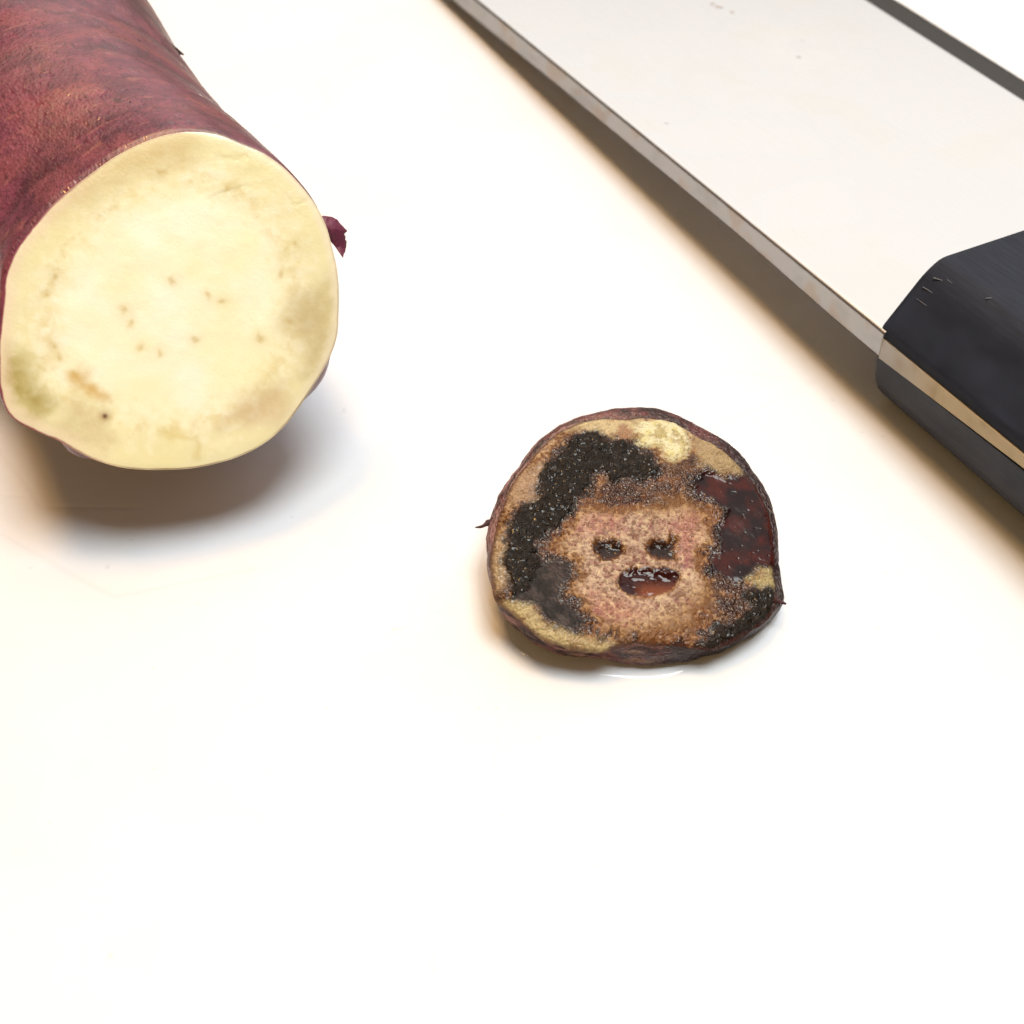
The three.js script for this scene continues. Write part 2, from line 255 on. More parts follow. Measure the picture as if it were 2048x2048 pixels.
// ---------------------------------------------------------------- kitchen knife
{
  const X = V3(0.445, 0.048, 0.894).normalize(), Z = V3(-X.z, 0, X.x).normalize(), Y = V3().crossVectors(Z, X);
  const root = thing('kitchen_knife', 'large kitchen knife with satin steel blade and black riveted-slab handle lying flat', 'knife', [37.15, 8.7, -15]);
  root.userData.label = 'large kitchen knife with satin steel blade and black handle lying flat';
  root.quaternion.setFromRotationMatrix(new THREE.Matrix4().makeBasis(X, Y, Z));
  const TIP = -168, HEEL = 0.2;
  const tip = (x) => { const t = clamp((x + 104) / (TIP + 104)); return Math.sqrt(Math.max(0, 1 - t * t)); };
  const zb = (x) => -(45.9 - 0.08 * x) * tip(x) - 0.02, ze = (x) => -(51.3 - 0.085 * x) * tip(x) - 0.03;
  const edgeWave = (x) => 0.10 * (fbm(x * 0.5, 3, 5, 3) - 0.5);
  // rings of (z, y); every band of facets gets its own vertices so that edges stay crisp
  const strips = (xs, pts, bands) => mergeGeometries(bands.map(([a, b]) => {
    const pos = [], uv = [], idx = [], n = b - a + 1;
    xs.forEach((x) => { const q = pts(x); for (let k = a; k <= b; k++) { pos.push(x, q[k][1], q[k][0]); uv.push((x + 170) / 180, (4 - (q[k][0] > -0.6 ? q[k][0] + 1.7 - q[k][1] : q[k][0])) / 72); } });
    for (let i = 0; i < xs.length - 1; i++) for (let k = 0; k < n - 1; k++) { const p = i * n + k; idx.push(p, p + 1, p + n, p + 1, p + n + 1, p + n); }
    return geo(pos, idx, uv);
  }));
  const xs = []; for (let i = 0; i <= 110; i++) { const f = i / 110; xs.push(lerp(HEEL, TIP + 0.02, f < 0.5 ? f : f)); }
  const wav = (x, s) => 0.05 * (fbm(x * 0.8, s, 91, 3) - 0.5);
  const under = (x) => { const K = [[10, -1.4], [-4, -1.4], [-27, -0.95], [-64, -1.15], [-100, -1.6], [-200, -1.6]]; for (let k = 1; k < K.length; k++) if (x >= K[k][0]) return lerp(K[k - 1][1], K[k][1], sm(K[k - 1][0], K[k][0], x)); return -1.6; };
  const pts = (x) => {
    const b = zb(x), s = Math.min(1, -b / 6), c = 0.62;
    const roundTop = [], m = 5; for (let k = 0; k <= m; k++) { const a = k / m * Math.PI / 2; roundTop.push([-c + c * Math.sin(a) + 0.02 + wav(x, 2) * Math.sin(a), (1.7 - c * 0.55 + c * 0.55 * Math.cos(a)) * s]); }
    const B = under(x), low = [[0.02 + wav(x, 3), (B + 0.22) * s], [-0.3, B * s]];
    return [[b, 1.1 * s], ...roundTop, ...low, [b, (0.5 * B - 0.25) * s]];
  };
  const bladeGeo = strips(xs, pts, [[0, 1], [1, 6], [6, 7], [7, 8], [8, 9]]);
  const heelCap = (x, q) => { const pos = [], idx = []; q.forEach(([z, y]) => pos.push(x, y, z)); for (let k = 1; k < q.length - 1; k++) idx.push(0, k + 1, k); return geo(pos, idx, q.map(() => [0.9, 0.5]).flat()); };
  const bt = bake(1100, 460, (u, v) => {
    const x = u * 180 - 170, z = 4 - v * 72;
    const f = fbm(x * 0.05, z * 0.05, 3, 3), g = z > 0 ? fbm(x * 1.5, z * 2, 9, 2) : vn(x * 0.35, z * 9, 7);
    let c = sc3([0.80, 0.785, 0.77], 0.985 + 0.03 * f);
    const smear = sm(0.3, 0.75, fbm(x * 0.22 + 3, z * 0.3, 21, 3)) * Math.exp(-(((x + 58) / 9) ** 2) - (((z + 32) / 6) ** 2));
    let r = 0.21 + 0.04 * g + 0.05 * f + 0.05 * smear;
    c = mixc(c, [0.86, 0.85, 0.835], 0.8 * smear);
    for (const [sx, sz, sr, k] of [[-56.2, -30.7, 0.32, 0.6], [-48, -4.3, 0.3, 0.3], [-60.5, -34.5, 0.25, 0.2]]) { const d = Math.hypot(x - sx, (z - sz) * 1.2); c = sc3(c, 1 - k * Math.exp(-((d / sr) ** 2))); }
    const yel = sm(0.55, 0.75, fbm(x * 0.12 + 70, z * 0.12, 41, 3)); c = [c[0], c[1] * (1 - 0.01 * yel), c[2] * (1 - 0.035 * yel)];
    const edge = sm(-0.25, 0.1, z); c = sc3(c, (1 - 0.52 * edge) * (1 - 0.13 * edge * sm(0.45, 0.8, fbm(x * 0.3, z * 0.6, 51, 3)))); c = mixc(c, [0.36, 0.25, 0.16], 0.4 * edge * sm(0.52, 0.7, fbm(x * 0.35 + 30, z * 0.4, 57, 4))); r += 0.12 * edge;
    return { c, r, h: 0.5 };
  }, 'cr');
  const steel = std({ map: bt.map, roughnessMap: bt.roughnessMap, metalness: 1 });
  const blade = mesh('blade', bladeGeo, steel, root);
  const bev = (x) => { const b = zb(x), e = ze(x) + edgeWave(x), s = Math.min(1, -b / 6); return [[b, 1.1 * s], [e, 0.06], [e, -0.06], [b, (0.5 * under(x) - 0.25) * s]]; };
  mesh('sharpened_edge', strips(xs, bev, [[0, 1], [1, 2], [2, 3]]), std({ color: new THREE.Color().setRGB(0.50, 0.52, 0.58), roughness: 0.16, metalness: 1 }), blade, 'ground cutting edge, darker than the blade');
  mergeGeometries; blade.add((() => { const m = new THREE.Mesh(mergeGeometries([heelCap(HEEL, pts(HEEL)), heelCap(HEEL, bev(HEEL))]), steel); m.name = 'heel'; m.castShadow = m.receiveShadow = true; return m; })());
  // remains of an etched mark, cut by the top of the picture
  const mark = std({ color: new THREE.Color().setRGB(0.3, 0.28, 0.275), roughness: 0.7 });
  for (const [mx, mz, a, b, turn] of [[-75.9, -30.6, 0.62, 0.36, 0.5], [-77.3, -30.4, 0.4, 0.28, 0.9], [-73.4, -31.3, 0.36, 0.26, 0.2]]) {
    const g = new THREE.CylinderGeometry(MM, MM, 0.02 * MM, 18), p = g.attributes.position;
    for (let i = 0; i < p.count; i++) { const an = Math.atan2(p.getZ(i), p.getX(i)), k = 0.8 + 0.4 * vn(an * 2 + 9, mx, 5); p.setXYZ(i, p.getX(i) * a * k, p.getY(i), p.getZ(i) * b * k); }
    g.rotateY(turn); g.computeVertexNormals(); const m = mesh('etched_mark', g, mark, blade); m.position.set(mx * MM, (1.7 + (1.1 - 1.7) * (mz / zb(mx)) + 0.012) * MM, mz * MM);
  }
  // tang and the two handle slabs
  const bar = (prof, xa, xb, n, fn, uvk = 1) => {                  // profile of (z, y) swept along x, closed at both ends
    const pos = [], uv = [], idx = [], parts = [], N = prof.length, rows = []; for (let i = 0; i <= n; i++) rows.push(lerp(xa, xb, i / n));
    for (let k = 0; k < N; k++) { const P0 = [], U0 = [], I0 = []; rows.forEach((x, i) => { for (const q of [prof[k], prof[(k + 1) % N]]) { const r = fn ? fn(x, q) : [x, q[1], q[0]]; P0.push(...r); U0.push(x / 40, (q[0] + q[1] * 0.8) / 40); } if (i) { const a = 2 * (i - 1); I0.push(a, a + 2, a + 1, a + 1, a + 2, a + 3); } }); parts.push(geo(P0, I0, U0)); }
    for (const x of [xa, xb]) { const P0 = [], U0 = []; prof.forEach((q) => { P0.push(...(fn ? fn(x, q) : [x, q[1], q[0]])); U0.push((q[0]) / 40, q[1] / 40); }); const tri = THREE.ShapeUtils.triangulateShape(prof.map((q) => new THREE.Vector2(q[0], q[1])), []); parts.push(geo(P0, tri.flatMap((t) => (x === xb ? t : [t[0], t[2], t[1]])), U0)); }
    return mergeGeometries(parts);
  };
  const tt = bake(512, 64, (u, v) => { const f = fbm(u * 30, v * 10, 5, 4), g = fbm(u * 9, v * 2, 8, 3); return { c: mixc(mixc([0.40, 0.37, 0.33], [0.46, 0.36, 0.22], sm(0.02, 0.25, u)), [0.36, 0.27, 0.155], 0.8 * sm(0.45, 0.75, f * 0.6 + g * 0.4)), r: 0.42 + 0.2 * f }; }, 'cr', true);
  mesh('tang', bar([[-0.05, 0.78], [-0.05, -1.52], [-22.2, -1.52], [-22.2, 0.78]], HEEL + 0.01, 112, 40, (x, q) => [x, q[1] < 0 ? q[1] + 1.05 * clamp(x / 20) : q[1], q[0]]), std({ map: tt.map, roughnessMap: tt.roughnessMap, metalness: 0.55 }), root, 'tan steel strip between the handle slabs');
  const ht = bake(640, 640, (u, v) => {
    const x = u * 40, y = v * 40, f = vn(x * 0.25, y * 5, 3), g = vn(x * 0.6, y * 13, 5), b = fbm(x * 0.3, y * 0.5, 7, 3);
    let c = mixc([0.009, 0.0115, 0.020], [0.021, 0.026, 0.043], 0.6 * f + 0.4 * g), r = 0.5 + 0.16 * b + 0.1 * f;
    return { c, r, h: 0.5 + 0.3 * (f - 0.5) + 0.2 * (g - 0.5) };
  }, 'crh', true);
  const slab = std({ map: ht.map, roughnessMap: ht.roughnessMap, bumpMap: ht.bumpMap, bumpScale: 0.00003 });
  const std2 = phy({ map: ht.map, roughnessMap: ht.roughnessMap, bumpMap: ht.bumpMap, bumpScale: 0.00003, specularIntensity: 0.4 });
  const rnd2 = (prof, r = 0.35) => { const o = []; prof.forEach((p, i) => { const a = prof[(i + prof.length - 1) % prof.length], b = prof[(i + 1) % prof.length], k = p[2] ?? r, da = Math.hypot(a[0] - p[0], a[1] - p[1]), db = Math.hypot(b[0] - p[0], b[1] - p[1]); for (const t of [0, 0.34, 0.67, 1]) { const A = [p[0] + (a[0] - p[0]) * k / da, p[1] + (a[1] - p[1]) * k / da], B = [p[0] + (b[0] - p[0]) * k / db, p[1] + (b[1] - p[1]) * k / db]; o.push([(1 - t) ** 2 * A[0] + 2 * t * (1 - t) * p[0] + t * t * B[0], (1 - t) ** 2 * A[1] + 2 * t * (1 - t) * p[1] + t * t * B[1]]); } }); return o; };
  const shape = (x, q) => {                                         // front end drawn in a little towards the top, butt rounded, a slight palm swell
    const h = q[1] > 0 ? q[1] - 0.82 : -q[1] - 1.6, fr = clamp((x + 0.4) / 4), sw = 1 + 0.05 * Math.sin(clamp(x / 112) * Math.PI), bt = x > 104 ? Math.sqrt(Math.max(0.05, 1 - ((x - 104) / 10) ** 2)) : 1;
    const y = q[1] > 0 ? 0.82 + h * sw * bt : -1.68 - h * bt + (h < 1 ? 0.8 * clamp(x / 20) : 0);
    return [x - (1 - fr) * 0.08 * Math.max(0, h) * (q[1] > 0 ? 1 : 0.2), y, -12 + (q[0] + 12) * (0.35 + 0.65 * bt)];
  };
  const upper = rnd2([[-0.2, 0.84, 0.1], [-0.3, 1.9, 0.3], [-4.6, 6.55, 0.9], [-6.4, 7.7, 0.8], [-18, 7.7, 0.8], [-24, 2.2, 0.6], [-24, 0.84, 0.1]]);
  mesh('handle_slab', bar(upper, -0.4, 113, 60, shape), std2, root, 'upper black handle slab with a slanted side');
  const lower = rnd2([[-0.35, -1.7, 0.1], [-24, -1.7, 0.1], [-23.4, -6.5, 1.2], [-19, -8.55, 1.2], [-3.6, -8.55, 1.2], [-1.1, -6.0, 1.9]]);
  mesh('handle_slab_001', bar(lower, -0.35, 113, 60, shape), slab, root, 'lower black handle slab against the board');
  // pale scuffs where the front corner of the handle is worn
  const scuff = std({ color: new THREE.Color().setRGB(0.09, 0.09, 0.105), roughness: 0.7 });
  for (const [sx, sz, L, w, t] of [[0.35, -5.0, 1.6, 0.16, 0.5], [1.6, -5.35, 1.5, 0.12, 0.1], [0.2, -3.9, 1.7, 0.14, 0.15], [0.5, -3.0, 1.4, 0.08, 0.05], [6, -6.2, 0.9, 0.16, 1.2]]) {
    const y = sz > -4.6 ? 2.2 + (-0.35 - sz) * (4.35 / 4.25) : 6.55 + (-4.6 - sz) * (1.15 / 1.8), g = new THREE.CapsuleGeometry(w * MM / 2, L * MM, 3, 8); g.rotateZ(Math.PI / 2); g.scale(1, 0.4, 1); g.rotateY(t);
    const m = mesh('scuff', g, scuff, root); m.position.set((sx + L / 2) * MM, (y - 0.03) * MM, sz * MM);
  }
}

// ---------------------------------------------------------------- burnt end slice
{
  const at = V3(10.83, 0, 8.05), root = thing('burnt_slice', 'small charred end slice of sweet potato with two dark pits and a glossy brown pool', 'sweet potato slice', [at.x, 0, at.z]);
  const n = V3(0.09795, 0.97945, 0.1763).normalize(), U = V3(0.99519, -0.0964, -0.01735).normalize(), V = V3().crossVectors(n, U).negate();
  if (V.z > 0) V.negate();
  const Fr = [13.02, 13.13, 13.33, 13.41, 13.62, 13.85, 13.95, 13.91, 13.83, 14.06, 14.05, 13.69, 13.32, 13.32, 13.33, 13.1, 12.87, 12.54, 12.19, 11.93, 11.96, 11.96, 11.91, 12.04, 12.25, 12.67, 13.15, 13.6, 14.1, 13.64, 13.57, 13.48, 12.98, 12.46, 12.01, 11.05, 10.74, 10.75, 11.09, 11.8, 12.68, 13.02, 13.36, 13.79, 14.03, 13.75, 13.2, 12.98];
  const Sr = [13.79, 14.02, 14.33, 14.66, 14.97, 15.27, 15.57, 15.69, 15.7, 15.76, 15.83, 15.66, 15.35, 14.96, 14.62, 14.32, 13.93, 13.55, 13.11, 12.67, 12.62, 12.81, 12.69, 12.82, 13.09, 13.13, 13.32, 13.33, 13.51, 13.01, 12.9, 12.61, 12.03, 11.45, 11.03, 11.14, 11.2, 11.35, 11.58, 11.89, 12.08, 12.58, 12.97, 13.6, 14.1, 14.7, 14.25, 13.81];
  const RR = 18, S = (l) => sdf(l, RR, 150);
  const R = {
    charArc: S([-11.6, -2.5, -11.3, -5.2, -10.7, -6.9, -9.5, -6.3, -8.6, -3.7, -8.8, -1.6, -7.8, -0.3, -6.3, 1.4, -5.1, 2.8, -3.9, 4.2, -3.8, 6.3, -2.7, 6.9, -1.6, 5.4, -0.5, 6.1, 1.6, 6.4, 3, 7.3, 2.1, 8.6, 0.7, 9.7, -0.3, 10.6, -2.1, 10.3, -2.9, 11, -4.2, 10.8, -5.5, 10, -6.2, 8.8, -8, 7.3, -8.3, 6, -8.2, 4.3, -8.6, 3.3, -10.2, 1.9, -11, -0.3]),
    charLow: S([-10.8, -6.9, -9.5, -3.9, -7.3, -2.9, -6, -3.4, -5.9, -4.2, -6.8, -5.3, -7, -7, -5.4, -8.1, -4.8, -8.9, -5.7, -9.7, -7.5, -8.9, -8.6, -7.8]),
    burg: S([6.1, 6.3, 7.2, 7.6, 8.6, 7.1, 10.2, 6.8, 11.7, 7.9, 13, 4.9, 13.5, 1.7, 13.2, -2.1, 12.4, -2.5, 11.3, -2.2, 10.6, -3.5, 8.8, -4.1, 7.2, -3.1, 7.1, -2.1, 8.2, -1, 8.3, 1.6, 8.9, 3.1, 7.8, 4.7, 6.3, 5]),
    yellow: S([0.9, 12.9, 4.9, 13.4, 5.8, 12.1, 6.1, 10.5, 5.2, 9.2, 4.3, 8.4, 3.1, 10.1, 1.5, 9.9, 0.9, 11.1]),
    cream: S([-5.8, 11.6, -3.4, 13.1, 1.2, 13.6, 1.3, 11.9, -1.2, 11.1, -4.8, 11.3]),
    blob: S([-0.9, 11.5, -0.5, 12.2, 0.3, 12.4, 0.9, 11.7, 0.7, 11, -0.6, 10.8]),
    tanTop: S([6.6, 11.7, 8, 11.4, 9.3, 10.5, 10.8, 9.2, 11.3, 7.9, 9.7, 6.8, 8.1, 8, 6.6, 8.3]),
    tanLeft: S([-11.1, 4.4, -9.5, 7, -8.1, 7.7, -8, 6.6, -8.6, 5, -9.3, 3.1, -11, 2.6]),
    rimLow: S([-12.1, -7.1, -9.6, -7.8, -8.2, -9.2, -5.7, -10.2, -2.5, -10.9, -2.9, -11.7, -5.8, -11.7, -8.7, -10.9, -11, -8.7]),
    rimLeft: S([-12.9, -2.2, -12, -0.4, -11.6, 0, -11.7, -2.1, -11.6, -5.2, -12, -6.4, -12.8, -5.3]),
    charRight: S([9.9, -5.4, 10.9, -4.9, 12.9, -5.1, 13, -6.8, 11.4, -8.4, 8.9, -10.2, 6, -11.4, 5.3, -11.2, 6.7, -9.6, 7, -8.9, 9.3, -8, 10.1, -6.8]),
    beigeRight: S([10, -4.2, 11.1, -2.9, 12.4, -2.5, 12.9, -3.5, 12.6, -4.8, 11.1, -4.5]),
    orange: S([7.2, -3.5, 9.7, -4, 9.8, -6.1, 9.4, -7.5, 7, -8.8, 6.6, -6.3]),
    lip: S([-2.4, -11, 0.1, -10.5, 1.3, -10.9, 4.4, -10.9, 5.1, -11.5, 3.7, -12.2, -2.9, -11.9]),
    bandTop: S([-3.9, 4.5, -2.4, 5.4, 3, 7.3, 6.2, 9.7, 6.8, 7.9, 5.9, 5.2, 3.3, 3.5, -0.7, 2.9, -3.5, 2.9]),
    pinkA: S([-4.8, 1.5, -2.2, 3.2, -0.7, 2.3, -0.9, 0.3, -3, -0.4, -5.4, 0]),
    pinkB: S([3.5, 1.3, 5.7, 3.7, 7.2, 3.4, 6, 0.7, 5.5, -2.9, 4.3, -3.1, 3.9, -1.2]),
    pinkC: S([-4.4, -6, -1.9, -6.9, 0.5, -7.3, -0.4, -8.8, -3, -9, -4.2, -7.9]),
    eyeL: S([-3.6, -1.7, -3.2, -0.7, -1.9, -0.5, -0.9, -1, -0.9, -1.8, -1.7, -2.5, -2.9, -2.6]),
    eyeR: S([1.2, -1.2, 1.7, -0.4, 3.1, -0.4, 3.8, 0.6, 4.1, 0.2, 3.7, -0.9, 3.9, -2.1, 2.3, -2.3, 1.4, -1.9]),
    mouth: S([-1.5, -4.8, -1, -3.8, 0.1, -3.4, 1.5, -3.3, 2.9, -3.1, 4.4, -3.7, 4, -4.5, 2.8, -5.8, 1.3, -6.7, -0.5, -6.6, -1.4, -5.9]),
    brownLow: S([-5.1, -9.1, -3.4, -9.8, -1.3, -9.7, 1.6, -10.2, 4.6, -9.7, 6.7, -8.5, 6.6, -10, 4.3, -10.6, 0.9, -10.5, -1.9, -10.7, -4, -10.5]),
  };
  const warp = (x, y, a = 0.7) => [x + a * (fbm(x * 0.9, y * 0.9, 101, 3) - 0.5) * 2 + 0.22 * (vn(x * 4, y * 4, 105) - 0.5), y + a * (fbm(x * 0.9, y * 0.9, 103, 3) - 0.5) * 2 + 0.22 * (vn(x * 4, y * 4, 107) - 0.5)];
  const dots = [[6.5, 3.5, 0.5], [4.4, -2.6, 0.55], [4.9, -6.4, 0.6], [5.2, -6.9, 0.4], [-3.2, -8, 0.5], [-1.1, -9.5, 0.5], [1.8, 0.9, 0.45], [-4.6, 0.3, 0.4], [4.6, -2, 0.4], [3.9, 1.3, 0.4]];
  const ramp = (s) => { const K = [[0.0, C(158, 112, 56)], [0.3, C(128, 82, 32)], [0.58, C(80, 44, 22)], [0.85, C(44, 24, 16)], [1.0, C(30, 18, 14)]]; for (let k = 1; k < K.length; k++) if (s <= K[k][0]) return mixc(K[k - 1][1], K[k][1], (s - K[k - 1][0]) / (K[k][0] - K[k - 1][0])); return K[4][1]; };
  const look = (x, y) => {
    const [wx, wy] = warp(x, y, 0.6), [vx, vy] = warp(x, y, 0.2), f = fbm(x * 1.9, y * 1.9, 3, 3), g = fbm(x * 0.55, y * 0.55, 5, 3), m4 = fbm(x * 0.9 + 7, y * 0.9, 27, 4), gr = vn(x * 5.2, y * 5.2, 7), gr2 = vn(x * 9, y * 9, 8), g3 = vn(x * 3.1, y * 3.1, 121);
    const th = Math.atan2(y, x), rr = Math.hypot(x, y), rim = wrapR(Fr, th) - rr, rn = rr / (rr + rim), fine = 0.34 * g3 + 0.38 * gr + 0.28 * gr2;
    let r = 0.5 - 0.18 * sm(0.5, 0.7, m4) + 0.15 * f, h = 0.5 + 0.3 * (gr - 0.5) + 0.2 * (gr2 - 0.5) + 0.3 * (f - 0.5);
    // roasted flesh: greyish pink beige in the middle
    let c = mixc(C(162, 124, 102), C(212, 182, 156), sm(0.3, 0.7, 0.45 * g + 0.55 * fine)); c = mixc(c, C(198, 160, 108), 0.4 * sm(4.2, 7.5, Math.hypot(x, (y + 2.5) * 1.1) + 3 * (m4 - 0.5)));
    const put = (k, col, soft, amt, x2 = wx, y2 = wy) => { const d = R[k](x2, y2), a = amt * sm(soft, -soft, d); if (a > 0.002) c = mixc(c, col, clamp(a)); return a; };
    const pk = 0.5 + 0.9 * (fine - 0.3); put('pinkA', C(184, 122, 108), 1.2, pk); put('pinkB', C(182, 112, 106), 1.0, pk); put('pinkC', C(184, 120, 106), 1.2, pk);
    c = mixc(c, C(216, 190, 146), 0.5 * sm(0.6, 0.78, 0.5 * gr + 0.5 * g3)); c = mixc(c, C(126, 76, 46), 0.5 * sm(0.46, 0.3, fine)); c = mixc(c, C(146, 72, 76), 0.45 * sm(0.66, 0.82, vn(x * 2.3, y * 2.3, 66)) * sm(8, 5, Math.hypot(x, y + 2.5)));
    for (const [dx, dy, dr] of dots) { const d = Math.hypot(wx - dx, wy - dy); if (d < 1.5) c = mixc(c, C(132, 50, 70), 0.6 * sm(dr, dr * 0.2, d)); }
    // how far burnt it is: an almost closed amber-brown ring that deepens towards the black and burgundy places
    const dArc = Math.min(R.charArc(wx, wy), R.charRight(wx, wy)), dLow = R.charLow(wx, wy), dBurg = R.burg(wx, wy), dark = Math.min(dArc, dLow, dBurg);
    let s = sm(2.3, -0.5, dark + 1.5 * (m4 - 0.5) + 0.7 * (fine - 0.5));
    const ringR = 8.9 + 1.6 * Math.sin(th * 3 + 1) * 0.4, ring = Math.exp(-(((Math.hypot(x * 0.98, (y + 2.2) * 1.02) - ringR) / 1.9) ** 2));
    s = Math.max(s, 0.85 * ring * (0.1 + 0.85 * m4) + 0.3 * (fine - 0.5) * ring, 0.85 * sm(1.4, -0.8, R.bandTop(wx, wy)) * (0.35 + 0.8 * m4 + 0.5 * (fine - 0.5)), 0.9 * sm(1.0, -0.6, R.brownLow(wx, wy)) * sm(0.34, 0.62, fbm(th * 15, 2 + rim * 0.25, 61, 3)), sm(1.6, -0.8, R.orange(wx, wy)) * (0.3 + 0.7 * m4));
    c = mixc(c, ramp(clamp(s * 0.92)), sm(0.04, 0.34, s)); r = lerp(r, 0.26, sm(0.3, 0.7, s));
    c = mixc(c, C(158, 92, 34), 0.3 * sm(0.2, 0.45, s) * sm(0.75, 0.5, s) * sm(0.45, 0.65, fbm(x * 0.5 + 3, y * 0.5, 141, 2)));
    c = mixc(c, C(190, 150, 104), 0.5 * sm(0.75, 0.4, s) * sm(0.02, 0.2, s) * sm(0.54, 0.72, 0.5 * gr + 0.5 * g3)); c = sc3(c, 0.72 + 0.56 * fine);
    // paler patches that were not in the pan
    const soft = 0.45 + 0.3 * m4, sp = (k, col, amt) => { const a = put(k, sc3(mixc(col, C(150, 112, 70), 0.55 * sm(0.5, 0.68, m4)), 0.82 + 0.36 * fine), soft, amt); return a; };
    sp('tanTop', C(184, 160, 118), 0.85); sp('tanLeft', C(190, 156, 124), 0.85); sp('rimLeft', C(204, 176, 138), 0.75);
    let a = sp('cream', C(226, 204, 158), 0.9); h += 0.1 * a; a = sp('yellow', C(244, 234, 178), 1); h += 0.25 * a; c = mixc(c, C(250, 243, 205), 0.75 * a * sm(0.62, 0.4, f)); c = mixc(c, C(222, 206, 124), 0.35 * a * sm(0.55, 0.75, f));
    put('blob', C(176, 132, 98), 0.2, 0.9); a = sp('rimLow', C(208, 188, 138), 0.95); h += 0.2 * a * (f - 0.3); sp('beigeRight', C(186, 170, 120), 0.9);
    // burnt through
    a = sm(0.5, -0.35, dBurg + 0.5 * (fine - 0.5)); if (a > 0) { c = mixc(c, sc3(mixc(C(33, 13, 14), C(80, 24, 14), sm(0.36, 0.8, fbm(x * 0.6 + 4, y * 0.6, 71, 4))), 0.75 + 0.5 * fine), a); const gl = sm(0.8, 0.95, vn(x * 2.1, y * 2.1, 73)); r = lerp(r, 0.14 + 0.12 * m4, a); h = lerp(h, 0.4 + 0.16 * (fbm(x * 0.9, y * 0.9, 131, 2) - 0.5) + 0.14 * gl, a); }
    a = sm(0.5, -0.35, dLow + 0.4 * (fine - 0.5)); if (a > 0) { c = mixc(c, sc3(mixc(C(62, 44, 40), C(30, 22, 20), sm(0.35, 0.65, m4)), 0.55 + 0.9 * fine), 0.95 * a); r = lerp(r, 0.36 + 0.4 * m4, a); h = lerp(h, 0.5 + 0.22 * (f - 0.5) + 0.12 * (gr - 0.5), a); }
    const ch = sm(0.45, -0.3, dArc + 0.9 * (fine - 0.5) + 0.5 * (f - 0.5));
    if (ch > 0) { const spk = sm(0.74, 0.9, vn(x * 3.4, y * 3.4, 83)); c = mixc(c, mixc(C(19, 16, 14), C(50, 38, 29), fine * fine * 1.6), ch); r = lerp(r, 0.52 - 0.38 * spk, ch); { const q = 3.6, jx = x * q + 0.8 * g3, jy = y * q + 0.8 * gr, ci = Math.floor(jx), cj = Math.floor(jy), sx = hash(ci, cj, 401) - 0.5, sy = hash(ci, cj, 402) - 0.5, k = hash(ci, cj, 403); h = lerp(h, 0.5 + ((jx - ci - 0.5) * sx + (jy - cj - 0.5) * sy) * 0.5, ch); r = lerp(r, k > 0.55 ? 0.14 : 0.75, ch); } }
    put('lip', sc3(C(108, 88, 74), 0.8 + 0.4 * fine), 0.3, 0.9);
    // pits, stained amber round their rims
    const pit = Math.min(R.eyeL(vx, vy), R.eyeR(vx, vy)) + 0.3 * (m4 - 0.5) + 0.16, mo = 0.1 + R.mouth(vx, vy);
    s = sm(0.75, -0.35, pit + 0.6 * (fine - 0.5)); if (s > 0) { c = mixc(c, mixc(ramp(s * 0.9), C(74, 56, 52), 0.6 * sm(0.8, 1, s) * sm(-1.5, -2.4, y)), sm(0.05, 0.4, s)); r = lerp(r, 0.16, s); h = lerp(h, 0.5, s); }
    s = sm(0.6, -0.5 - 0.5 * sm(-5, -6.2, y), mo + 0.7 * (fine - 0.5) + 0.6 * (m4 - 0.5) + 0.3 * sm(-5.2, -6.6, y)); if (s > 0) { const deep = mixc(mixc(C(58, 20, 17), C(58, 34, 36), sm(1, -1, x) * sm(-4.2, -5.4, y)), C(136, 72, 44), sm(-4.2, -5.8, y) * sm(-0.4, 1.0, x + 0.8 * (f - 0.5))); c = mixc(c, mixc(ramp(s * 0.5), deep, sm(0.3, 0.8, s)), sm(0.05, 0.5, s)); r = lerp(r, 0.1, s); h = lerp(h, 0.5, s); }
    const op = Math.hypot(wx - 0.1, wy - 0.2); c = mixc(c, C(110, 52, 22), 0.8 * sm(0.75, 0.2, op));
    c = mixc(c, C(92, 48, 42), 0.6 * sm(0.35, 0.02, rim + 0.35 * (f - 0.5)));
    return { c: sc3(c, 0.62), r: clamp(r, 0.06, 1), h };
  };
  const t = bake(900, 900, (u, v) => look((u * 2 - 1) * RR, (v * 2 - 1) * RR));
  const top = (x, y) => {                                            // relief of the burnt face in millimetres
    const [wx, wy] = warp(x, y, 0.55), f = fbm(x * 1.9, y * 1.9, 3, 3), rim = wrapR(Fr, Math.atan2(y, x)) - Math.hypot(x, y);
    let h = 0.5 * (fbm(x * 0.25, y * 0.25, 201, 3) - 0.5) + 0.22 * (f - 0.5) + 0;
    const bg = sm(0.3, -0.5, Math.min(R.burg(wx, wy), R.charLow(wx, wy) + 0.1)); h -= bg * (0.19 * (f - 0.5) + 0.32 * (fbm(x * 0.25, y * 0.25, 201, 3) - 0.5)); const ch = sm(0.25, -0.35, Math.min(R.charArc(wx, wy), R.charRight(wx, wy))); h += ch * (0.16 + 0.14 * (fbm(x * 2.6, y * 2.6, 205, 3) - 0.5));
    h += 0.22 * sm(0.3, -0.4, R.yellow(wx, wy)) - 0.12 * sm(0.4, -0.5, R.burg(wx, wy));
    const [vx, vy] = warp(x, y, 0.16), e = Math.min(R.eyeL(vx, vy), R.eyeR(vx, vy)); h -= 0.32 * sm(0.5, -0.8, e);
